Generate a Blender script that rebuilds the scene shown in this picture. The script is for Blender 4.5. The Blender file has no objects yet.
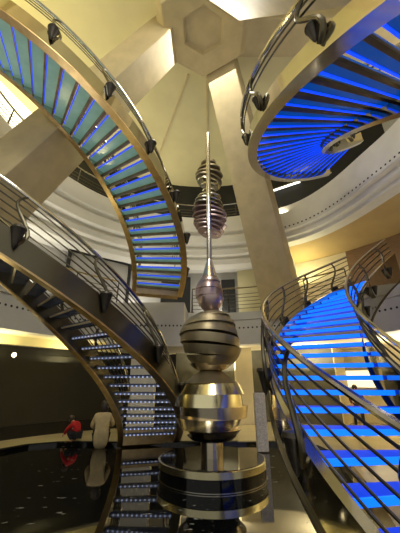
import bpy, bmesh, math, random
from math import sin, cos, pi, sqrt, atan2, radians
from mathutils import Vector, Matrix
random.seed(7)
SC = bpy.context.scene
COL = SC.collection

# ------------------------------------------------------------------ helpers
def lin(c):
    return tuple(((x/255)/12.92 if x/255 <= .04045 else ((x/255+.055)/1.055)**2.4) for x in c)

def mat(name, rgb, rough=.5, metal=0., emit=None, estr=0., var=.12, scale=6., bump=0., ior=1.45, spec=.5, stretch=None):
    m = bpy.data.materials.new(name); m.use_nodes = True
    nt = m.node_tree; N = nt.nodes; L = nt.links
    b = N['Principled BSDF']
    c = lin(rgb)
    tc = N.new('ShaderNodeTexCoord'); nz = N.new('ShaderNodeTexNoise')
    nz.inputs['Scale'].default_value = scale; nz.inputs['Detail'].default_value = 4
    if stretch:
        mp = N.new('ShaderNodeMapping'); mp.inputs['Scale'].default_value = stretch
        L.new(tc.outputs['Object'], mp.inputs['Vector']); L.new(mp.outputs['Vector'], nz.inputs['Vector'])
    else:
        L.new(tc.outputs['Object'], nz.inputs['Vector'])
    rp = N.new('ShaderNodeValToRGB')
    rp.color_ramp.elements[0].position = .3; rp.color_ramp.elements[1].position = .7
    rp.color_ramp.elements[0].color = tuple(x*(1-var) for x in c)+(1,)
    rp.color_ramp.elements[1].color = tuple(min(1, x*(1+var)) for x in c)+(1,)
    L.new(nz.outputs['Fac'], rp.inputs['Fac']); L.new(rp.outputs['Color'], b.inputs['Base Color'])
    b.inputs['Roughness'].default_value = rough; b.inputs['Metallic'].default_value = metal
    b.inputs['IOR'].default_value = ior; b.inputs['Specular IOR Level'].default_value = spec
    if emit:
        b.inputs['Emission Color'].default_value = lin(emit)+(1,); b.inputs['Emission Strength'].default_value = estr
    if bump:
        bp = N.new('ShaderNodeBump'); bp.inputs['Strength'].default_value = bump; bp.inputs['Distance'].default_value = .02
        L.new(nz.outputs['Fac'], bp.inputs['Height']); L.new(bp.outputs['Normal'], b.inputs['Normal'])
    return m

def mth(nt, op, a, b=None):
    n = nt.nodes.new('ShaderNodeMath'); n.operation = op
    for i, v in enumerate((a, b)):
        if v is None: continue
        if isinstance(v, (int, float)): n.inputs[i].default_value = v
        else: nt.links.new(v, n.inputs[i])
    return n.outputs[0]

class MB:
    def __init__(s): s.v = []; s.f = []
    def add(s, vs, fs):
        o = len(s.v); s.v += [tuple(v) for v in vs]; s.f += [tuple(o+i for i in f) for f in fs]
    def hexa(s, p):      # 8 points: bottom 4 ccw, top 4
        s.add(p, [(3,2,1,0),(4,5,6,7),(0,1,5,4),(1,2,6,5),(2,3,7,6),(3,0,4,7)])
    def box(s, c, d, M=None):
        x,y,z = (k/2 for k in d); P = []
        for sz in (-z, z):
            for sx, sy in ((-x,-y),(x,-y),(x,y),(-x,y)):
                q = Vector((sx,sy,sz))
                if M: q = M @ q
                P.append(Vector(c)+q)
        s.hexa(P)
    def tube(s, pts, r, n=8, cap=True):
        pts = [Vector(p) for p in pts]; m = len(pts)
        rs = r if isinstance(r, (list, tuple)) else [r]*m
        o = len(s.v); up = None
        for i, p in enumerate(pts):
            t = (pts[min(i+1, m-1)]-pts[max(i-1, 0)])
            t = t.normalized() if t.length > 1e-9 else Vector((0,0,1))
            if up is None:
                up = Vector((0,0,1)) if abs(t.z) < .9 else Vector((1,0,0))
            a = (up - t*up.dot(t))
            a = a.normalized() if a.length > 1e-6 else t.orthogonal().normalized()
            up = a; b = t.cross(a)
            for k in range(n):
                an = 2*pi*k/n
                s.v.append(tuple(p+(a*cos(an)+b*sin(an))*rs[i]))
        for i in range(m-1):
            for k in range(n):
                k2 = (k+1) % n
                s.f.append((o+i*n+k, o+i*n+k2, o+(i+1)*n+k2, o+(i+1)*n+k))
        if cap:
            s.f.append(tuple(o+k for k in range(n))[::-1]); s.f.append(tuple(o+(m-1)*n+k for k in range(n)))
    def strip(s, secs, closed=True):   # list of cross-sections (closed polygons)
        o = len(s.v); n = len(secs[0])
        for sec in secs: s.v += [tuple(p) for p in sec]
        for i in range(len(secs)-1):
            for k in range(n if closed else n-1):
                k2 = (k+1) % n
                s.f.append((o+i*n+k, o+i*n+k2, o+(i+1)*n+k2, o+(i+1)*n+k))
        if closed:
            s.f.append(tuple(o+k for k in range(n))[::-1]); s.f.append(tuple(o+(len(secs)-1)*n+k for k in range(n)))
    def lathe(s, prof, n=40, c=(0,0,0), a0=0):
        o = len(s.v); m = len(prof)
        for k in range(n):
            an = a0+2*pi*k/n
            for r, z in prof: s.v.append((c[0]+r*cos(an), c[1]+r*sin(an), c[2]+z))
        for k in range(n):
            k2 = (k+1) % n
            for i in range(m-1): s.f.append((o+k*m+i, o+k2*m+i, o+k2*m+i+1, o+k*m+i+1))
    def ellipsoid(s, c, r, M=None, nu=16, nv=10):
        P = []; 
        for j in range(nv+1):
            ph = pi*j/nv
            for i in range(nu):
                t = 2*pi*i/nu
                q = Vector((r[0]*sin(ph)*cos(t), r[1]*sin(ph)*sin(t), -r[2]*cos(ph)))
                if M: q = M @ q
                P.append(Vector(c)+q)
        F = [(j*nu+i, j*nu+(i+1)%nu, (j+1)*nu+(i+1)%nu, (j+1)*nu+i) for j in range(nv) for i in range(nu)]
        s.add(P, F)
    def build(s, name, m, parent=None, smooth=False, bevel=0., weld=True):
        me = bpy.data.meshes.new(name); me.from_pydata(s.v, [], s.f); me.materials.append(m)
        bm = bmesh.new(); bm.from_mesh(me)
        if weld: bmesh.ops.remove_doubles(bm, verts=bm.verts, dist=1e-5)
        bmesh.ops.recalc_face_normals(bm, faces=bm.faces)
        if bevel:
            es = [e for e in bm.edges if len(e.link_faces) == 2 and e.calc_face_angle(0) > .5]
            bmesh.ops.bevel(bm, geom=es, offset=bevel, segments=2, affect='EDGES', profile=.6)
        bm.to_mesh(me); bm.free()
        o = bpy.data.objects.new(name, me); COL.objects.link(o)
        if parent: o.parent = parent
        if smooth:
            for p in me.polygons: p.use_smooth = True
            try: me.set_sharp_from_angle(angle=radians(35))
            except Exception: pass
        return o

def empty(name, loc):
    o = bpy.data.objects.new(name, None); COL.objects.link(o); o.location = loc; o.empty_display_size = .2
    return o
def tag(o, label=None, cat=None, group=None, kind=None):
    for k, v in (('label', label), ('category', cat), ('group', group), ('kind', kind)):
        if v: o[k] = v
    return o
def struct(mb, name, m, **k):
    return tag(mb.build(name, m, **k), kind='structure')

# ------------------------------------------------------------------ camera
F_PX, PITCH, HC = 284.67, .3834, 1.6
cd = bpy.data.cameras.new('camera'); cam = bpy.data.objects.new('camera', cd); COL.objects.link(cam)
cd.sensor_fit = 'HORIZONTAL'; cd.sensor_width = 36; cd.lens = F_PX/400*36; cd.clip_start = .05
cam.location = (0,0,HC); cam.rotation_euler = (pi/2+PITCH, 0, 0); SC.camera = cam

CX, CY = .2, 5.57          # axis of the atrium: the sculpture stands on it
RA = 5.9                   # radius of the gallery edge
FL = 4.181                 # storey height

# ------------------------------------------------------------------ materials
steel = mat('brushed_steel', (104,98,82), .28, 1., var=.12, scale=1.2)
mirror = mat('mirror_steel', (205,200,184), .07, 1., var=.06, scale=1.5)
steel_hi = mat('polished_steel', (205,200,190), .12, 1., var=.05)
bronze = mat('warm_steel_edge', (198,172,126), .36, 1., var=.15)
darksteel = mat('dark_steel', (84,80,74), .35, 1., var=.2)
bracket_m = mat('gunmetal', (70,66,60), .4, .8, var=.2)
cream = mat('cream_plaster', (214,202,166), .7, var=.05, scale=2)
ceil_m = mat('ceiling_plaster', (206,198,156), .75, var=.05, scale=1.2)
white = mat('white_plaster', (206,203,194), .65, var=.04, scale=2)
greyp = mat('grey_plaster', (168,166,160), .65, var=.05, scale=2)
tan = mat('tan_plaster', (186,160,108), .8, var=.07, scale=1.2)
stone = mat('beige_stone', (194,178,138), .55, var=.1, scale=2.5)
black = mat('black_panel', (26,25,18), .35, var=.25, scale=2)
blackgloss = mat('black_polished_stone', (14,14,14), .06, var=.3, ior=1.6)
floor_m = mat('polished_floor', (190,178,140), .14, var=.08, scale=1.5)
gold = mat('polished_gold_steel', (246,236,190), .2, 1., var=.06, scale=2)
bronzegold = mat('rose_gold_steel', (232,218,190), .2, 1., var=.06, scale=2)
chrome = mat('silver_slats', (200,196,184), .22, 1., var=.08, scale=3)
smoke = mat('smoked_steel', (150,138,110), .4, .75, var=.12, scale=3)
violet = mat('tinted_steel', (176,156,156), .28, .8, var=.1)
wood = mat('wood_panel', (132,104,74), .5, var=.25, scale=4, stretch=(1,1,14))
lampw = mat('warm_lamp', (255,240,200), .4, emit=(255,236,190), estr=9)
lampc = mat('white_lamp', (240,240,235), .4, emit=(235,238,230), estr=2.2)
winlit = mat('lit_shop_window', (240,230,200), .3, emit=(255,238,200), estr=1.1)
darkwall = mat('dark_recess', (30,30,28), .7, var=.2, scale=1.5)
teal = mat('teal_glass', (150,178,164), .16, emit=(98,142,124), estr=.42, var=.2, scale=2.2, ior=1.5)
bluegl = mat('blue_lit_glass', (10,36,130), .5, emit=(0,64,232), estr=.72, var=.2, scale=3, spec=.15)
bluegu = mat('blue_glass_tread', (24,90,140), .14, emit=(0,72,178), estr=.42, var=.2, scale=2)
beige_m = mat('pale_metal_nosing', (206,190,156), .35, .3, var=.15)
greyglass = mat('grey_glass_tread', (92,102,128), .14, var=.2, scale=2.5)
ledblue = mat('blue_light_strip', (20,50,255), .4, emit=(0,66,255), estr=1.25, var=0)
ledsoft = mat('soft_blue_light_strip', (60,80,235), .4, emit=(40,84,250), estr=.75, var=0)
barm = mat('bronze_bearer', (150,124,92), .45, .5, var=.25)
ledcyan = mat('cyan_light_strip', (20,140,255), .4, emit=(0,104,255), estr=1.15, var=0)

def dotted_strip(name, base, rgb_emit, est, spacing, frac):
    m = mat(name, base, .3, .6, var=.1); nt = m.node_tree
    tc = nt.nodes.new('ShaderNodeTexCoord'); sp = nt.nodes.new('ShaderNodeSeparateXYZ')
    nt.links.new(tc.outputs['Object'], sp.inputs[0])
    r = mth(nt, 'SQRT', mth(nt, 'ADD', mth(nt, 'MULTIPLY', sp.outputs[0], sp.outputs[0]), mth(nt, 'MULTIPLY', sp.outputs[1], sp.outputs[1])))
    fr = mth(nt, 'FRACT', mth(nt, 'DIVIDE', r, spacing))
    on = mth(nt, 'LESS_THAN', fr, frac)
    b = nt.nodes['Principled BSDF']; b.inputs['Emission Color'].default_value = lin(rgb_emit)+(1,)
    nt.links.new(mth(nt, 'MULTIPLY', on, est), b.inputs['Emission Strength'])
    return m
leddots = dotted_strip('dotted_light_strip', (150,150,160), (185,202,250), .8, .10, .34)

def perforated(name, rgb, z0, spacing=.17, rad=.035, rough=.65):
    m = mat(name, rgb, rough, var=.04, scale=2); nt = m.node_tree
    tc = nt.nodes.new('ShaderNodeTexCoord'); sp = nt.nodes.new('ShaderNodeSeparateXYZ')
    nt.links.new(tc.outputs['Object'], sp.inputs[0])
    an = mth(nt, 'ARCTAN2', mth(nt, 'SUBTRACT', sp.outputs[1], CY), mth(nt, 'SUBTRACT', sp.outputs[0], CX))
    fu = mth(nt, 'MULTIPLY', mth(nt, 'SUBTRACT', mth(nt, 'FRACT', mth(nt, 'MULTIPLY', an, RA/spacing)), .5), spacing)
    dz = mth(nt, 'SUBTRACT', sp.outputs[2], z0)
    d = mth(nt, 'SQRT', mth(nt, 'ADD', mth(nt, 'MULTIPLY', fu, fu), mth(nt, 'MULTIPLY', dz, dz)))
    hole = mth(nt, 'LESS_THAN', d, rad)
    b = nt.nodes['Principled BSDF']; src = b.inputs['Base Color'].links[0].from_socket
    mx = nt.nodes.new('ShaderNodeMix'); mx.data_type = 'RGBA'
    nt.links.new(hole, mx.inputs['Factor']); nt.links.new(src, mx.inputs['A']); mx.inputs['B'].default_value = (.01,.01,.012,1)
    nt.links.new(mx.outputs['Result'], b.inputs['Base Color'])
    return m

def water_mat():
    m = mat('dark_pool_water', (8,9,9), .035, var=.3, ior=2.6, spec=.5); nt = m.node_tree; N = nt.nodes; L = nt.links
    b = N['Principled BSDF']
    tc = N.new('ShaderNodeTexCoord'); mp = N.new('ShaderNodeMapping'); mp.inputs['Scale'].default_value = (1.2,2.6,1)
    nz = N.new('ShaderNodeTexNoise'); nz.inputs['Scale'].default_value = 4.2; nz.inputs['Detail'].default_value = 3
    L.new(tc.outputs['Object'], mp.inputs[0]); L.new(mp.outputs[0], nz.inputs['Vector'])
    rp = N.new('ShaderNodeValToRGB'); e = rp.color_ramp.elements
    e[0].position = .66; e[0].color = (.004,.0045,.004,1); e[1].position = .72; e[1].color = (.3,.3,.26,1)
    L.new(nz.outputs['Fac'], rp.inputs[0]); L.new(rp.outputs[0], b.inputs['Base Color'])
    n2 = N.new('ShaderNodeTexNoise'); n2.inputs['Scale'].default_value = 1.3; L.new(tc.outputs['Object'], n2.inputs['Vector'])
    bp = N.new('ShaderNodeBump'); bp.inputs['Strength'].default_value = .02; bp.inputs['Distance'].default_value = .05
    L.new(n2.outputs['Fac'], bp.inputs['Height']); L.new(bp.outputs[0], b.inputs['Normal'])
    return m

# ------------------------------------------------------------------ setting: floor, pool
pool = [(-5.6,-3),(-5.6,5.5),(-5.2,7.2),(-4.85,8.1),(-4.5,8.7),(-3.9,9.0),(-3.1,9.0),(-2.3,8.95),(-.6,9.05),(1.0,9.1),(2.2,9.1),(2.9,8.6),(3.0,7.4),(2.4,5.2),(1.75,3.4),(1.3,2.0),(1.15,.8),(1.15,-3)]
mb = MB(); o = len(mb.v)
mb.v += [(x,y,-.02) for x, y in pool]; mb.f.append(tuple(range(len(pool))))
struct(mb, 'water', water_mat())
# ground floor with the pool cut out
bm = bmesh.new()
outer = [(-16,-4),(-16,20),(18,20),(18,-4)]
vo = [bm.verts.new((x,y,0)) for x, y in outer]; vi = [bm.verts.new((x,y,0)) for x, y in pool]
es = [bm.edges.new((vo[i], vo[i+1])) for i in range(3)]
es += [bm.edges.new((vi[i], vi[i+1])) for i in range(len(vi)-1)]
es += [bm.edges.new((vo[0], vi[0])), bm.edges.new((vo[3], vi[-1]))]
bmesh.ops.triangle_fill(bm, edges=es, use_beauty=True)
me = bpy.data.meshes.new('floor'); bm.to_mesh(me); bm.free(); me.materials.append(floor_m)
for p in me.polygons:
    if p.normal.z < 0: p.flip()
fo = bpy.data.objects.new('floor', me); COL.objects.link(fo); fo['kind'] = 'structure'
# black stone kerb round the pool
mb = MB(); secs = []
for i, (x, y) in enumerate(pool):
    a = Vector(pool[max(i-1,0)]); b = Vector(pool[min(i+1,len(pool)-1)]); t = (b-a).normalized(); n = Vector((-t.y, t.x))
    p = Vector((x,y))
    q = p+n*.22
    secs.append([(p.x,p.y,-.13),(p.x,p.y,.045),(q.x,q.y,.045),(q.x,q.y,-.01)])
mb.strip(secs); struct(mb, 'pool_kerb', blackgloss)

# ------------------------------------------------------------------ galleries
def bulge(d):
    t = min(1, max(0, (d-18)/38)); return .7*t*t*(3-2*t)
def ring(name, m, prof, a0, a1, n=64, rf=None, rmax=99):
    mb = MB(); secs = []
    for i in range(n+1):
        d = a0+(a1-a0)*i/n; an = radians(d); e = rf(d) if rf else 0.
        secs.append([(CX+(r+(e if r < rmax else 0))*cos(an), CY+(r+(e if r < rmax else 0))*sin(an), z) for r, z in prof])
    mb.strip(secs); return struct(mb, name, m, smooth=True)
def sheet(name, m, prof, a0, a1, n=64):
    mb = MB(); secs = []
    for i in range(n+1):
        an = radians(a0+(a1-a0)*i/n)
        secs.append([(CX+r*cos(an), CY+r*sin(an), z) for r, z in prof])
    mb.strip(secs, closed=False); return struct(mb, name, m, smooth=True)
G0, G1 = -32, 212
z = FL
pf_low = perforated('perforated_fascia_lower', (176,174,168), FL-.62)
ring('gallery_slab_fascia', pf_low, [(RA,z),(RA,z-.30),(RA+.04,z-.31),(RA+.04,z-1.25),(RA+.5,z-1.25),(RA+.5,z)], G0, G1)
ring('gallery_slab', cream, [(RA+.4,z),(RA+.5,z-1.24),(10.5,z-1.24),(10.5,z)], G0, G1)
z = 2*FL
ring('cornice_right', perforated('perforated_fascia_upper', (220,217,206), 7.98), [(RA,z+.66),(RA,z-.50),(RA+.03,z-.54),(RA+.20,z-.56),(RA+.22,z-.60),(RA+.22,z-.74),(RA+.25,z-.78),(RA+.40,z-.80),(RA+.43,z-.84),(RA+.43,z-.94),(RA+.9,z-.96),(RA+.9,z-.1),(RA+.15,z),(RA+.15,z+.66)], G0, 61, rf=bulge)
ring('soffit_slab_right', tan, [(RA+.8,z-.02),(RA+.85,z-.95),(9.0,z-1.30),(9.0,z-1.48),(10.5,z-1.48),(10.5,z-.02)], G0, 61, rf=bulge, rmax=7.5)
ring('cornice_back', mat('back_cornice_plaster', (222,219,208), .6, var=.03, scale=2), [(RA,z+.30),(RA,z-.34),(RA+.04,z-.40),(RA+.22,z-.42),(RA+.27,z-.50),(RA+.22,z-.62),(RA+.25,z-.92),(RA+.50,z-.96),(RA+.56,z-1.04),(RA+.50,z-1.16),(RA+.54,z-1.34),(RA+.78,z-1.38),(RA+.84,z-1.46),(RA+.78,z-1.56),(RA+.84,z-1.72),(RA+1.2,z-1.8),(RA+1.3,z-1.8),(RA+1.3,z-.1),(RA+.15,z),(RA+.15,z+.30)], 59, G1)
ring('soffit_slab_back', white, [(RA+1.2,z-.02),(RA+1.25,z-1.76),(9.0,z-1.8),(10.5,z-1.8),(10.5,z-.02)], 59, G1)
# landing of the upper left flight
def landing(name, pts, z0, z1, m):
    mb = MB(); n = len(pts)
    mb.v = [(x,y,z0) for x, y in pts]+[(x,y,z1) for x, y in pts]
    mb.f = [tuple(range(n))[::-1], tuple(range(n,2*n))]+[(i,(i+1)%n,n+(i+1)%n,n+i) for i in range(n)]
    return struct(mb, name, m)
landing('gallery_slab_landing', [(-3.1,9.75),(-.55,9.75),(-.45,12.2),(-3.3,12.2)], FL-1.5, FL-.01, perforated('perforated_landing', (178,176,172), FL-.82))

# ------------------------------------------------------------------ walls
sheet('wall_left', black, [(7.25,0),(7.25,2.66),(7.5,2.66)], 100, 214)
sheet('wall_left_panel', mat('dark_wall_panel', (36,35,27), .4, var=.12, scale=1.5), [(7.19,.36),(7.19,2.42),(7.26,2.42)], 121, 152)
sheet('baseboard_left', mat('black_plinth', (12,12,10), .4, var=.2), [(7.16,0),(7.16,.36),(7.26,.36)], 100, 152)
sheet('wall_left_upper', ceil_m, [(7.0,2.66),(7.0,2.96)], 100, 214)
sheet('wall_back_ground', mat('grey_recess_panel', (92,90,78), .6, var=.1), [(8.6,0),(8.6,2.96)], 52, 100)  # dark grey wall behind the pilaster
sheet('wall_right_ground', cream, [(10.4,0),(10.4,2.96)], -32, 52)
sheet('wall_back_gallery', greyp, [(7.7,FL),(7.7,2*FL-1.79)], 60, 212)
sheet('wall_right_gallery', wood, [(8.9,FL),(8.9,2*FL-1.3)], -32, 44)
sheet('wall_corner_gallery', cream, [(8.9,FL),(8.9,2*FL-1.3)], 44, 60)
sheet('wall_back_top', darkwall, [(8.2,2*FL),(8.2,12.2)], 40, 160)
sheet('wall_left_top', ceil_m, [(8.2,2*FL),(8.2,12.2)], 160, 212)
sheet('wall_right_top', greyp, [(8.2,2*FL),(8.2,12.2)], -32, 24)
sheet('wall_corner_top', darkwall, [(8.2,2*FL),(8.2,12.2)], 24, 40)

for ang, r0, r1, z0, z1, m in ((52, 8.6, 10.45, 0, 2.96, cream), (100, 7.2, 8.65, 0, 2.96, darkwall), (60, 7.65, 8.95, FL, 2*FL-1.2, cream)):
    a = radians(ang); M3 = Matrix.Rotation(a, 3, 'Z'); rm = (r0+r1)/2; mb = MB()
    mb.box((CX+rm*cos(a), CY+rm*sin(a), (z0+z1)/2), (r1-r0, .08, z1-z0), M3); struct(mb, 'wall_return', m)
ZC = 12.2
mb = MB(); n = 64
mb.v = [(CX,CY,ZC)]+[(CX+11*cos(2*pi*i/n), CY+11*sin(2*pi*i/n), ZC) for i in range(n)]
mb.f = [(0,1+i,1+(i+1)%n) for i in range(n)]
struct(mb, 'ceiling', ceil_m)

# leaning columns and the hub where they meet
def member(name, p0, p1, w0, w1, d0, d1, m, side=None):
    p0, p1 = Vector(p0), Vector(p1); t = (p1-p0).normalized()
    s = side or t.cross(Vector((0,0,1))).normalized(); s = (s-t*s.dot(t)).normalized(); u = t.cross(s)
    mb = MB()
    A = [p0+s*a*w0/2+u*b*d0/2 for a, b in ((-1,-1),(1,-1),(1,1),(-1,1))]
    B = [p1+s*a*w1/2+u*b*d1/2 for a, b in ((-1,-1),(1,-1),(1,1),(-1,1))]
    mb.hexa(A+B); return struct(mb, name, m, bevel=.03)
for nm, ang in (('column_right', 60), ('column_left', 178), ('column_front', -62)):
    a = radians(ang); d = Vector((cos(a), sin(a), 0)); c = Vector((CX,CY,0))
    member(nm, c+d*6.25+Vector((0,0,FL-.1)), c+d*1.0+Vector((0,0,11.9)), 1.42, .98, 1.05, .8, stone)
for nm, ang in (('beam_right', 0), ('beam_left', 236), ('beam_back', 300)):
    a = radians(ang); d = Vector((cos(a), sin(a), 0)); c = Vector((CX,CY,11.85))
    member(nm, c+d*.8, c+d*9.5, 1.1, 1.1, .7, .7, stone)
mb = MB(); mb.lathe([(0,.12),(.62,.12),(.66,0),(1.35,0),(1.6,.35),(1.6,1.0),(0,1.0)], n=6, c=(CX-.1,CY-.35,11.2), a0=radians(30))
struct(mb, 'ceiling_hub', stone, bevel=.03)

for k, ang in enumerate((112, 88, 140)):
    a = radians(ang); mb = MB(); M3 = Matrix.Rotation(a, 3, 'Z')
    mb.box((CX+5.4*cos(a), CY+5.4*sin(a), ZC-.02), (7.4,.07,.05), M3); struct(mb, 'trim_%d' % (k+1), stone)

# ------------------------------------------------------------------ staircases
def staircase(label, cx, cy, Ro, Ri, a, k, lev, flip, t0, t1, nstep, tread_m, strip_m, nose_m, str_m, edge_m, rail_in=True, posts=6, bar=True, gap=.26, post_ph=.5, hr=(-.25,1.27), sh=(.03,.44), tz=.20, nrod=5, bar_m=None, hin=(.1,1.0), rod0=.0, sw=1.0, shh=.03, plain=99, ish=None, cone=1.):
    base = FL*lev
    root = empty('curved_staircase', (cx, cy, base)); tag(root, label, 'staircase')
    off = pi if flip else 0.
    def P(R, t, dz=0.): 
        an = off-t
        return (R*cos(an), R*sin(an), a+k*t+dz)
    N = 56
    ts = [t0+(t1-t0)*i/N for i in range(N+1)]
    def stringer(name, R0, R1, h0, h1, m):
        mb = MB(); mb.strip([[P(R0,t,h0),P(R1,t,h0),P(R1,t,h1),P(R0,t,h1)] for t in ts]); return mb.build(name, m, root, smooth=True)
    stringer('outer_stringer', Ro, Ro+.10, sh[0], sh[1], str_m)
    stringer('outer_flange', Ro-.05, Ro+.13, sh[0]-.03, sh[0], edge_m)
    stringer('inner_stringer', Ri-.08, Ri, sh[0], ish or sh[1]+.02, str_m)
    stringer('inner_flange', Ri-.10, Ri+.04, sh[0]-.03, sh[0], edge_m)
    dt = (t1-t0)/nstep
    for i in range(nstep):
        f0 = t0+dt*i; f1 = f0+dt*(1-gap)
        z = a+k*(f0+dt*.5)+tz
        def Q(R, t, zz): an = off-t; return (R*cos(an), R*sin(an), zz)
        mb = MB()
        M_ = 6
        mb.strip([[Q(Ri+.01+(Ro-Ri-.02)*j/M_, f0, z), Q(Ri+.01+(Ro-Ri-.02)*j/M_, f1, z), Q(Ri+.01+(Ro-Ri-.02)*j/M_, f1, z+.045), Q(Ri+.01+(Ro-Ri-.02)*j/M_, f0, z+.045)] for j in range(M_+1)])
        tr = mb.build('tread', tread_m, root)
        if strip_m:      # light strip along the back edge
            mb = MB(); e = .022/(Ro)
            mb.hexa([Q(Ri+.05,f1,z-.012),Q(Ro-.05,f1,z-.012),Q(Ro-.05,f1+e*1.6*sw,z-.012),Q(Ri+.05,f1+e*1.6*sw,z-.012),
                     Q(Ri+.05,f1,z+shh),Q(Ro-.05,f1,z+shh),Q(Ro-.05,f1+e*1.6*sw,z+shh),Q(Ri+.05,f1+e*1.6*sw,z+shh)])
            mb.build('light_strip' if i < plain else 'rear_nosing', strip_m if i < plain else beige_m, tr)
        if nose_m:       # nosing along the front edge
            mb = MB(); e = .028/Ro
            mb.hexa([Q(Ri+.03,f0-e,z-.01),Q(Ro-.03,f0-e,z-.01),Q(Ro-.03,f0,z-.01),Q(Ri+.03,f0,z-.01),
                     Q(Ri+.03,f0-e,z+.05),Q(Ro-.03,f0-e,z+.045),Q(Ro-.03,f0,z+.045),Q(Ri+.03,f0,z+.045)])
            mb.build('nosing', nose_m, tr)
        if bar:          # steel bearer under the front edge
            mb = MB(); e = .06/Ro
            mb.hexa([Q(Ri,f0,z-.07),Q(Ro,f0,z-.07),Q(Ro,f0+e,z-.07),Q(Ri,f0+e,z-.07),
                     Q(Ri,f0,z-.002),Q(Ro,f0,z-.002),Q(Ro,f0+e,z-.002),Q(Ri,f0+e,z-.002)])
            mb.build('bearer', bar_m or darksteel, tr)
    mb = MB(); mb.strip([[P(q,t0,sh[0]),P(q,t0,sh[1]),P(q,t0-.03,sh[1]-.06),P(q,t0-.03,sh[0])] for q in (Ri,Ro)])
    mb.build('end_beam', bronze, root)
    # railings
    for side, R in (('outer', Ro+.05), ('inner', Ri-.04)):
        if side == 'inner' and not rail_in: continue
        s = 1 if side == 'outer' else -1
        lean, top = (hr[0]-.05, hr[1]) if side == 'outer' else (hin[0]+.04, hin[1])
        b0 = sh[1]
        mb = MB(); mb.tube([P(R+lean, t, top) for t in ts], .032, 8); mb.build(side+'_handrail', steel_hi, root, smooth=True)
        for j in range(nrod):
            w = rod0+(1-rod0)*(j+.7)/(nrod+.6); h = b0+(top-b0)*w
            mb = MB(); mb.tube([P(R+lean*w, t, h) for t in ts], .0125, 6); mb.build(side+'_rail', steel, root, smooth=True)
        for j in range(posts):
            t = t0+(t1-t0)*(j+post_ph)/posts
            pts = []
            for q in range(13):
                w = q/12; h = b0-.18+(top-b0+.16)*w
                pts.append(P(R+lean*w+s*.06*sin(w*pi)*(1-w*.6)+s*.05*(1-w), t-.025*sin(w*pi*2), h))
            mb = MB(); mb.tube(pts, [.036-.014*q/12 for q in range(13)], 8); po = mb.build('post', steel, root, smooth=True)
            # cone bracket gripping the stringer
            an = off-t; M4 = Matrix.Translation(Vector(P(R+s*.10, t, b0+.04)))
            mb = MB(); mb.lathe([(0,.05),(.095,.04),(.11,.0),(.09,-.03),(.04,-.24),(.012,-.30),(0,-.31)], n=14)
            mb.v = [tuple(c*(cone if side == 'outer' else .6) for c in v) for v in mb.v]
            mb.v = [tuple(M4 @ Vector(v)) for v in mb.v]
            mb.build('bracket', bracket_m, po, smooth=True)
    return root

LC = dict(cx=-5.345, cy=7.72, Ro=4.831, Ri=3.408, a=.719, k=2.453, flip=False)
RC = dict(cx=5.74, cy=3.416, Ro=4.765, Ri=3.342, a=1.105, k=2.318, flip=True)
staircase('dark curved steel staircase rising out of the pool edge beside the seated person', lev=0, t0=-.293, t1=1.41, nstep=24, tread_m=greyglass, strip_m=leddots, nose_m=steel_hi, str_m=steel, edge_m=bronze, posts=6, bar=False, shh=.014, plain=13, **LC)
staircase('curved staircase with teal glass treads hanging overhead above the dark one', lev=1, t0=-.293, t1=1.41, nstep=24, tread_m=teal, strip_m=ledsoft, nose_m=None, str_m=mirror, edge_m=bronze, posts=7, hr=(-.3,1.5), nrod=3, rod0=.5, bar_m=barm, gap=.09, sw=.7, **LC)
staircase('curved staircase of bright blue glowing treads with steel railings, standing on the floor', lev=0, t0=-.477, t1=1.327, nstep=24, tread_m=bluegl, strip_m=None, nose_m=ledcyan, str_m=mirror, edge_m=steel, posts=7, bar=False, gap=.1, hr=(.1,1.02), hin=(.1,.9), sh=(-.24,.20), tz=-.03, ish=.44, **RC)
staircase('curved staircase seen from below, deep blue glowing undersides in a broad steel rim, high overhead', lev=1, t0=-.477, t1=1.327, nstep=24, tread_m=bluegu, strip_m=ledblue, nose_m=None, str_m=mirror, edge_m=steel_hi, posts=7, gap=.44, sw=.8, hr=(.2,.86), nrod=2, rod0=.6, sh=(.03,.34), cone=.72, **RC)

# ------------------------------------------------------------------ gallery railings
def gal_rail(label, lev, a0, a1, group='gallery railings'):
    z = FL*lev; am = radians((a0+a1)/2); R = RA+.12
    root = empty('gallery_railing', (CX, CY, z)); tag(root, label, 'railing', group)
    def P(an, h, dr=0): return ((R+dr)*cos(an), (R+dr)*sin(an), h)
    n = max(6, int((a1-a0)/4)); A = [radians(a0+(a1-a0)*i/n) for i in range(n+1)]
    mb = MB(); mb.tube([P(an,1.05) for an in A], .032, 8); mb.build('handrail', steel_hi, root, smooth=True)
    for j in range(5):
        mb = MB(); mb.tube([P(an,.18+.15*j) for an in A], .013, 6); mb.build('rail', steel, root, smooth=True)
    m = max(2, int((a1-a0)/13)+1)
    for j in range(m):
        an = radians(a0+(a1-a0)*j/(m-1))
        mb = MB(); mb.tube([P(an,0,.02),P(an,.5,.05),P(an,1.04,0)], [.032,.028,.02], 8); mb.tube([P(an,-.0,.02),P(an,.06,.02)], .07, 10)
        mb.build('post', darksteel, root, smooth=True)
gal_rail('lower gallery railing behind the sculpture, between the leaning column and the upper stair foot', 1, 37, 95)
gal_rail('lower gallery railing in front of the dark framed opening, behind the dark staircase', 1, 124, 200)
gal_rail('upper gallery railing along the back under the dark recess, passing behind the leaning column', 2, 62, 200)

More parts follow.
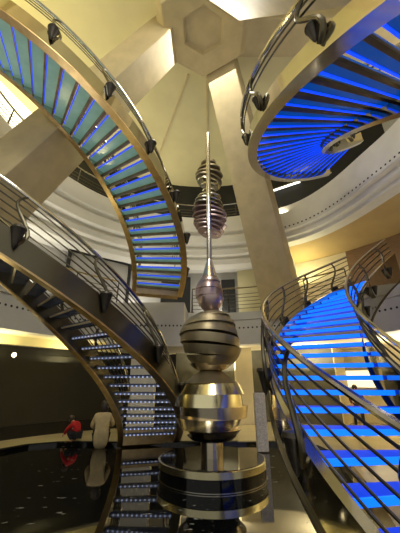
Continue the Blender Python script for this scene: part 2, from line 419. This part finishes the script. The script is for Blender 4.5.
# ------------------------------------------------------------------ sculpture
sc = empty('sculpture', (.228, 6.35, -.224)); sc.scale = (1.14,)*3; tag(sc, 'tall stacked ball sculpture of gold and steel slices on a round black drum', 'sculpture')
mb = MB(); mb.lathe([(0,.07),(.87,.07),(.87,.345),(.0,.345)], 64); mb.build('drum', blackgloss, sc, smooth=True)
mb = MB(); mb.lathe([(.868,.186),(.882,.186),(.882,.197),(.868,.197),(.868,.186)], 64); mb.build('base_ring', chrome, sc, smooth=True)
mb = MB(); mb.lathe([(.86,.345),(.885,.347),(.885,.432),(.86,.438),(.0,.438)], 64); mb.build('drum_band', gold, sc, smooth=True)
mb = MB(); mb.lathe([(0,.438),(.85,.438),(.85,.444),(0,.444)], 64); mb.build('drum_top', blackgloss, sc, smooth=True)
mb = MB(); mb.lathe([(0,.444),(.19,.444),(.19,.70),(0,.70)], 32); mb.build('stem', bronzegold, sc, smooth=True)
mb = MB(); mb.lathe([(0,.66),(.22,.665),(.36,.70),(.42,.75),(0,.75)], 40); mb.build('bowl', blackgloss, sc, smooth=True)
# gold ball: horizontal slices shifted against each other
zc, rr = 1.21, .60
zs = [.72,.86,1.03,1.21,1.40,1.57,1.77]
for i in range(len(zs)-1):
    za, zb = zs[i], zs[i+1]
    ra, rb = (max(.12, sqrt(max(0, rr*rr-(q-zc)**2))) for q in (za, zb))
    prof = [(0,za)]
    for j in range(5):
        w = j/4; prof.append((ra+(rb-ra)*w, za+(zb-za)*w))
    prof.append((0,zb))
    dx = (.03,-.045,.04,-.04,.03,0)[i]
    mb = MB(); mb.lathe(prof, 40, c=(dx,dx*.5,0)); mb.build('gold_slice', (bronzegold,bronzegold,bronzegold,gold,gold,smoke)[i], sc, smooth=True)
# dark sliced ball above: twisted layers
zc, rr = 2.33, .57
mb = MB(); mb.lathe([(0,1.74),(.12,1.75),(.28,1.80),(.40,1.90),(0,1.90)], 32); mb.build('ball_cap', bronzegold, sc, smooth=True)
nl = 6
for i in range(nl):
    za = 1.90+(2.90-1.90)*i/nl; zb = 1.90+(2.90-1.90)*(i+1)/nl-.006
    prof = [(0,za)]
    for j in range(5):
        z = za+(zb-za)*j/4; prof.append((sqrt(max(.002, rr*rr-(z-zc)**2)), z))
    prof.append((0,zb))
    tmp = MB(); tmp.lathe(prof, 40)
    a = .9*i; R3 = Matrix.Translation((.035*cos(a),.035*sin(a),(za+zb)/2)) @ Matrix.Rotation(.10, 4, Vector((cos(a),sin(a),0))) @ Matrix.Translation((0,0,-(za+zb)/2))
    tmp.v = [tuple(R3 @ Vector(v)) for v in tmp.v]
    tmp.build('dark_slice', smoke, sc, smooth=True)
# small tinted ball
zc, rz, rx = 3.25, .40, .28
nl = 5
for i in range(nl):
    za = 2.88+.74*i/nl; zb = 2.88+.74*(i+1)/nl-.004
    prof = [(0,za)]+[(max(.03, rx*sqrt(max(0,1-((za+(zb-za)*j/4-zc)/rz)**2))), za+(zb-za)*j/4) for j in range(5)]+[(0,zb)]
    tmp = MB(); tmp.lathe(prof, 28)
    a = 1.1*i; R3 = Matrix.Translation((.02*cos(a),.02*sin(a),0))
    tmp.v = [tuple(R3 @ Vector(v)) for v in tmp.v]
    tmp.build('tinted_slice', violet, sc, smooth=True)
mb = MB(); mb.lathe([(0,3.55),(.16,3.60),(.12,3.75),(.04,4.05),(.04,4.10),(0,4.10)], 20); mb.build('rod_foot', bronzegold, sc, smooth=True)
mb = MB(); mb.lathe([(0,4.0),(.056,4.0),(.056,7.5),(.04,7.58),(0,7.6)], 16); mb.build('rod', chrome, sc, smooth=True)
def slat_ball(z0, z1, rmax, n, tw, name, m):
    zc = (z0+z1)/2; h = (z1-z0)/2
    for i in range(n):
        z = z0+(z1-z0)*(i+.5)/n; r = max(.12, rmax*sqrt(max(0.02, 1-((z-zc)/h)**2)))
        a = tw*i
        th = (z1-z0)/n*.36
        mb = MB(); mb.lathe([(0,-th/2),(r*.97,-th/2),(r,0),(r*.97,th/2),(0,th/2)], 28)
        M4 = Matrix.Translation((0,r*.74+.03,z)) @ Matrix.Rotation(.5*sin(a),4,'Z') @ Matrix.Translation((r*.08,0,0)) @ Matrix.Rotation(.14,4,'Y') @ Matrix.Diagonal((1,.72,1,1))
        mb.v = [tuple(M4 @ Vector(v)) for v in mb.v]
        mb.build(name, m[i*len(m)//n], sc, smooth=True)
slat_ball(4.62, 5.94, .43, 11, 1.1, 'blade', [violet, violet, violet, chrome, chrome])
slat_ball(5.98, 6.82, .36, 6, 1.1, 'blade', [chrome, smoke, smoke])

# ------------------------------------------------------------------ surface items placed on walls
def ray(px, py):
    u = (px-200)/F_PX; v = -(py-266.5)/F_PX
    return Vector((u, cos(PITCH)-sin(PITCH)*v, sin(PITCH)+cos(PITCH)*v))
def on_cyl(px, py, R):
    d = ray(px, py); ox, oy = -CX, -CY
    A = d.x**2+d.y**2; B = 2*(ox*d.x+oy*d.y); C = ox*ox+oy*oy-R*R
    t = (-B+sqrt(B*B-4*A*C))/(2*A); return Vector((d.x*t, d.y*t, HC+d.z*t))
def on_z(px, py, z):
    d = ray(px, py); t = (z-HC)/d.z; return Vector((d.x*t, d.y*t, z))
def wall_frame(p):      # axes at a wall point: along, out
    r = Vector((p.x-CX, p.y-CY, 0)).normalized(); return Vector((-r.y, r.x, 0)), -r
def wall_panel(name, c, w, h, m, frame_m=None, depth=.1, kind='structure', parent=None):
    s, n = wall_frame(c); M3 = Matrix((s, n, Vector((0,0,1)))).transposed()
    mb = MB(); mb.box(c+n*depth/2, (w, depth, h), M3); o = mb.build(name, m)
    if kind: o['kind'] = kind
    if frame_m:
        mb = MB()
        for a, b, ww, hh in ((0,h/2,w+.16,.12),(0,-h/2,w+.16,.12),(-w/2,0,.12,h),(w/2,0,.12,h)):
            mb.box(c+s*a+Vector((0,0,b))+n*(depth/2+.03), (ww, depth+.08, hh), M3)
        f = mb.build(name+'_frame', frame_m, o)
    return o
# dark framed opening on the lower gallery, left
c = on_cyl(98, 282, 7.4); c.z = FL+1.25
wall_panel('window_1', c, 2.6, 2.3, greyp, darkwall)
c = on_cyl(176, 282, 7.66); c.z = FL+1.1
wall_panel('door_1', c, 1.4, 2.1, darkwall, None)
c = on_cyl(228, 282, 7.66); c.z = FL+1.0
wall_panel('door_2', c, .65, 2.0, darkwall, None)
c = on_cyl(249, 282, 7.66); c.z = FL+1.2
wall_panel('door_3', c, 1.05, 2.4, ceil_m, None, .14)
# ground floor, behind the pool: pilaster, dark recess, lit window
p = on_z(247, 425, 0); mb = MB(); mb.box((p.x,p.y+.2,1.48),(.72,.4,2.96)); struct(mb, 'pilaster', cream, bevel=.02)
p = on_z(227, 422, 0); mb = MB(); mb.box((p.x,p.y+.6,1.48),(.9,.1,2.96)); struct(mb, 'wall_recess', darkwall)
c = on_cyl(362, 390, 10.35); c.z = 1.7
wall_panel('window_2', c, 1.5, .8, winlit, greyp)
c = on_cyl(318, 385, 10.35); c.z = 1.5
wall_panel('window_3', c, 1.2, 2.2, winlit, bronze)

p = on_z(133, 441, 0); mb = MB(); mb.box((p.x,p.y+.9,1.48),(.85,.3,2.96)); struct(mb, 'pilaster_left', white, bevel=.02)
c = on_cyl(4, 122, 8.1)
wall_panel('window_4', c, 3.6, 3.2, mat('bright_skylight', (250,250,240), .3, emit=(250,250,230), estr=1.6), stone)
# stone post
p = on_z(262, 452, 0); mb = MB(); mb.box((p.x+.04,p.y+.08,.66),(.28,.16,1.32)); 
g = tag(mb.build('stone_post', mat('speckled_stone', (206,200,182), .5, var=.3, scale=40), bevel=.015), 'grey speckled stone post standing at the pool edge between pilaster and blue staircase', 'post')

# ------------------------------------------------------------------ lamps
def spot_lamp(px, py, R, label, r=.07, zfix=None):
    c = on_cyl(px, py, R); s, n = wall_frame(c)
    root = empty('wall_spotlight', c); tag(root, label, 'lamp')
    q = n.to_track_quat('Z','Y').to_matrix().to_4x4()
    mb = MB(); mb.lathe([(0,0),(r*1.25,0),(r*1.25,.05),(r,.07)], 20); mb.v = [tuple(q @ Vector(v)) for v in mb.v]; mb.build('housing', steel, root, smooth=True)
    mb = MB(); mb.lathe([(r,.068),(r*.6,.085),(0,.09)], 20); mb.v = [tuple(q @ Vector(v)) for v in mb.v]; mb.build('lens', lampw, root, smooth=True)
spot_lamp(13, 355, 7.2, 'small round spotlight on the black wall at far left')
def ceil_lamp(px, py, z, label, r=.09):
    c = on_z(px, py, z)
    root = empty('downlight', c); tag(root, label, 'lamp', None)
    mb = MB(); mb.lathe([(r,-.001),(r*1.3,-.001),(r*1.3,-.03),(r,-.03),(r,-.001)], 20); mb.build('trim_ring', steel, root, smooth=True)
    mb = MB(); mb.lathe([(0,-.012),(r,-.012)], 20); mb.build('lens', lampw, root)
ceil_lamp(327, 272, 2*FL-1.36, 'small glowing downlight in the tan soffit above the top of the blue stairs')
# strip lamp in the upper recess
c = on_cyl(284, 187, 8.05); s, n = wall_frame(c); M3 = Matrix((s, n, Vector((0,0,1)))).transposed()
root = empty('strip_lamp', c); tag(root, 'long white strip lamp glowing in the dark upper recess right of the column', 'lamp')
mb = MB(); mb.box((0,0,.06),(1.7,.14,.06),M3); mb.build('housing', steel, root)
mb = MB(); mb.box((0,0,0),(1.66,.10,.06),M3); mb.build('tube', lampc, root)

# ------------------------------------------------------------------ people
skin = mat('skin', (190,146,118), .6, var=.05)
hair_m = mat('dark_hair', (46,36,30), .5, var=.3, scale=30)
coat_m = mat('cream_coat', (188,170,130), .85, var=.1, scale=12, bump=.2)
red_m = mat('red_jacket', (170,22,30), .8, var=.15, scale=12, bump=.2)
dark_m = mat('dark_trousers', (30,30,38), .85, var=.2, scale=12)
plum_m = mat('maroon_top', (84,40,38), .85, var=.2, scale=12)

def skinned(name, nodes, edges, m, parent=None, sub=2, root_i=0):
    me = bpy.data.meshes.new(name); me.from_pydata([n[:3] for n in nodes], edges, [])
    o = bpy.data.objects.new(name, me); COL.objects.link(o)
    sm = o.modifiers.new('skin', 'SKIN'); sm.use_smooth_shade = True
    if not me.skin_vertices: me.skin_vertices.new()
    for i, n in enumerate(nodes):
        r = n[3]; me.skin_vertices[0].data[i].radius = (r, r) if not isinstance(r, tuple) else r
        me.skin_vertices[0].data[i].use_root = (i == root_i)
    ss = o.modifiers.new('subsurf', 'SUBSURF'); ss.levels = sub; ss.render_levels = sub
    dg = bpy.context.evaluated_depsgraph_get(); ev = o.evaluated_get(dg)
    me2 = bpy.data.meshes.new_from_object(ev); o.modifiers.clear(); o.data = me2
    me2.materials.clear(); me2.materials.append(m)
    for p in me2.polygons: p.use_smooth = True
    if parent: o.parent = parent
    return o

def person(loc, rz, label, J, cloth, sc_=1.):
    """J: joint dict in metres, person facing +Y."""
    root = empty('person', loc); root.rotation_euler = (0,0,rz); root.scale = (sc_,)*3; tag(root, label, 'person')
    V = []; E = []; idx = {}
    def add(nm, p, r, par=None):
        idx[nm] = len(V); V.append((p[0],p[1],p[2],r))
        if par: E.append((idx[par], idx[nm]))
    add('pelvis', J['pelvis'], .13); add('waist', J['waist'], .115, 'pelvis'); add('chest', J['chest'], .135, 'waist')
    add('neck', J['neck'], .055, 'chest'); hd = Vector(J['head'])
    nk = Vector(J['neck'])
    add('jaw', nk.lerp(hd, .55), .06, 'neck'); add('head', hd, .098, 'jaw'); add('crown', hd+(hd-nk).normalized()*.06, .07, 'head')
    for s in 'LR':
        add('sh'+s, J['sh'+s], .062, 'chest'); add('el'+s, J['el'+s], .042, 'sh'+s); add('wr'+s, J['wr'+s], .028, 'el'+s)
        w = Vector(J['wr'+s]); e = Vector(J['el'+s]); d = (w-e).normalized(); pal = w+d*.07
        add('pa'+s, pal, .03, 'wr'+s)
        side = d.cross(Vector((0,.3,1))).normalized(); dn = d.cross(side).normalized()
        for q, ln in enumerate((.07,.085,.08,.06)):
            b = pal+side*(-.03+.02*q)
            add('f%d%s' % (q,s), b+d*ln*.5-dn*.01, .0085, 'pa'+s); add('g%d%s' % (q,s), b+d*ln-dn*.03, .007, 'f%d%s' % (q,s))
        add('th'+s, w+d*.04+side*-.05, .010, 'pa'+s)
        add('hp'+s, J['hp'+s], .095, 'pelvis'); add('kn'+s, J['kn'+s], .06, 'hp'+s); add('an'+s, J['an'+s], .04, 'kn'+s); add('to'+s, J['to'+s], .035, 'an'+s)
    body = skinned('body', V, E, skin, root)
    # nose and ears ride on the head as part of the face
    f = Vector(J.get('face', (0,1,0))).normalized(); side = f.cross((hd-nk).normalized()).normalized()
    mb = MB(); mb.ellipsoid(hd+f*.10-Vector((0,0,.02)), (.014,.022,.02))
    for s in (-1,1): mb.ellipsoid(hd+side*s*.098, (.014,.02,.03))
    mb.build('nose_and_ears', skin, root, smooth=True)
    mb = MB()
    for s in (-1,1): mb.ellipsoid(hd+f*.09+side*s*.035+Vector((0,0,.012)), (.011,.011,.008))
    mb.build('eyes', hair_m, root, smooth=True)
    up = (hd-nk).normalized()
    mb = MB(); mb.ellipsoid(hd-f*.022+up*.035, (.116,.116,.12), nu=20, nv=14)
    if J.get('long'): mb.ellipsoid(hd-f*.06-up*.07, (.10,.065,.14), nu=18, nv=12)
    mb.build('hair', hair_m, root, smooth=True)
    # clothing
    def garment(nm, keys, rad, m):
        ii = {}; VV = []; EE = []
        for kk, par, r in keys:
            ii[kk] = len(VV); VV.append((*J[kk], r*rad))
            if par: EE.append((ii[par], ii[kk]))
        skinned(nm, VV, EE, m, root)
    for nm, keys, rad, m in cloth: garment(nm, keys, rad, m)
    return root
TOP = [('pelvis',None,.15),('waist','pelvis',.14),('chest','waist',.155),('neck','chest',.068)]+[(a+s,b,r) for s in 'LR' for a, b, r in (('sh','chest',.078),)]
def top_keys(long=False):
    k = list(TOP)
    for s in 'LR': k += [('el'+s,'sh'+s,.058),('wr'+s,'el'+s,.044)]
    return k
def leg_keys():
    k = [('pelvis',None,.145)]
    for s in 'LR': k += [('hp'+s,'pelvis',.105),('kn'+s,'hp'+s,.074),('an'+s,'kn'+s,.056)]
    return k

# seated adult in a cream coat, back to the pool
Js = dict(pelvis=(0,0,.17), waist=(0,.03,.36), chest=(0,.07,.56), neck=(0,.11,.73), head=(.02,.16,.88), face=(0,1,-.2),
          shL=(-.17,.07,.64), elL=(-.25,.14,.42), wrL=(-.14,.34,.34), shR=(.17,.07,.64), elR=(.27,.12,.44), wrR=(.20,.36,.42),
          hpL=(-.10,.06,.14), knL=(-.16,.42,.30), anL=(-.14,.44,.07), toL=(-.14,.58,.04), hpR=(.10,.06,.14), knR=(.16,.42,.30), anR=(.14,.44,.07), toR=(.14,.58,.04), long=True)
coat_keys = [('pelvis',None,.23)]+top_keys()[1:]+[('hpL','pelvis',.22),('hpR','pelvis',.22)]
p = on_z(96, 446, .05)
person((p.x+.06, p.y+.14, .045), radians(17), 'person in a cream coat sitting on the pool edge, back turned, beside the stair foot', Js,
       [('coat', coat_keys, 1.12, coat_m), ('trousers', leg_keys(), 1.02, dark_m)], 1.04)
# crouching child in red, turned left
Jc = dict(pelvis=(0,-.02,.26), waist=(0,.02,.38), chest=(0,.10,.52), neck=(0,.20,.62), head=(0,.30,.70), face=(0,1,-.4),
          shL=(-.14,.12,.56), elL=(-.18,.28,.40), wrL=(-.12,.42,.24), shR=(.14,.12,.56), elR=(.18,.26,.40), wrR=(.12,.42,.24),
          hpL=(-.09,0,.24), knL=(-.13,.28,.32), anL=(-.11,.06,.07), toL=(-.11,.20,.03), hpR=(.09,0,.24), knR=(.13,.28,.32), anR=(.11,.06,.07), toR=(.11,.20,.03))
p = on_z(73, 443, 0)
person((p.x, p.y+.14, .0), radians(70), 'child in a red jacket crouching at the pool edge, leaning away from the seated adult', Jc,
       [('jacket', top_keys(), 1.1, red_m), ('trousers', leg_keys(), 1.0, dark_m)], .80)
# standing figure behind the blue stairs
Jt = dict(pelvis=(0,0,.90), waist=(0,.0,1.06), chest=(0,.02,1.28), neck=(0,.02,1.44), head=(0,.04,1.58), face=(0,1,0),
          shL=(-.18,0,1.38), elL=(-.26,.0,1.10), wrL=(-.22,.12,.92), shR=(.18,0,1.38), elR=(.27,-.02,1.11), wrR=(.20,.12,.94),
          hpL=(-.10,0,.86), knL=(-.12,.04,.48), anL=(-.13,-.02,.09), toL=(-.14,.12,.03), hpR=(.10,0,.86), knR=(.16,.10,.48), anR=(.2,.06,.09), toR=(.22,.2,.03))
p = on_z(362, 428, 0)
person((p.x, p.y, 0), radians(150), 'person in maroon top and dark trousers standing far behind the blue stairs', Jt,
       [('top', top_keys(), 1.05, plum_m), ('trousers', leg_keys(), 1.02, dark_m)], .86)

# ------------------------------------------------------------------ lights
def light(kind, loc, energy, rgb, size=.5, rot=None, name='light'):
    d = bpy.data.lights.new(name, kind); d.energy = energy; d.color = lin(rgb)
    if kind == 'AREA': d.shape = 'DISK'; d.size = size
    else: d.shadow_soft_size = size
    o = bpy.data.objects.new(name, d); COL.objects.link(o); o.location = loc
    if rot: o.rotation_euler = rot
    return o
def pol(ang, r, z): a = radians(ang); return (CX+r*cos(a), CY+r*sin(a), z)
WARM = (255,238,178); CR = (255,244,214); NEU = (255,250,238)
UP = (pi,0,0)
for ang, e in ((60,60),(110,62),(150,100),(190,110),(230,85),(0,60),(300,70)):
    light('AREA', pol(ang, 7.0, 2*FL+.35), e, WARM if 130 < ang < 240 else CR, 1.4, UP)
for ang, e in ((15,14),(50,12),(85,28),(115,36),(150,52),(185,50)):
    light('AREA', pol(ang, 7.3, FL+.15), e, NEU, 1.0, UP)
light('AREA', pol(56, 8.2, 2*FL-2.5), 34, (255,246,190), .5, UP)
for ang, e in ((135,15),(155,15),(175,15)):
    light('AREA', pol(ang, 6.6, 2.2), e*2.2, WARM, .7, UP)
for ang, e in ((5,95),(30,90),(58,70),(85,70)):
    light('AREA', pol(ang, 7.7, 2.0), e*1.3, CR, 1.0, UP)
light('AREA', (CX, CY, 11.1), 170, NEU, 2.4)
light('AREA', (-.5,-2.2,11.6), 420, NEU, 3.0, (radians(20),0,0))  # added fill light high behind the camera, out of view
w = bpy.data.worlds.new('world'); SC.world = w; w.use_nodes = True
w.node_tree.nodes['Background'].inputs[0].default_value = (.95,.92,.82,1); w.node_tree.nodes['Background'].inputs[1].default_value = .5  # warm ambient fill added in place of the unbuilt room behind the camera
vs = SC.view_settings; vs.view_transform = 'Standard'; vs.look = 'None'; vs.exposure = .1; vs.gamma = 1; vs.use_curve_mapping = False
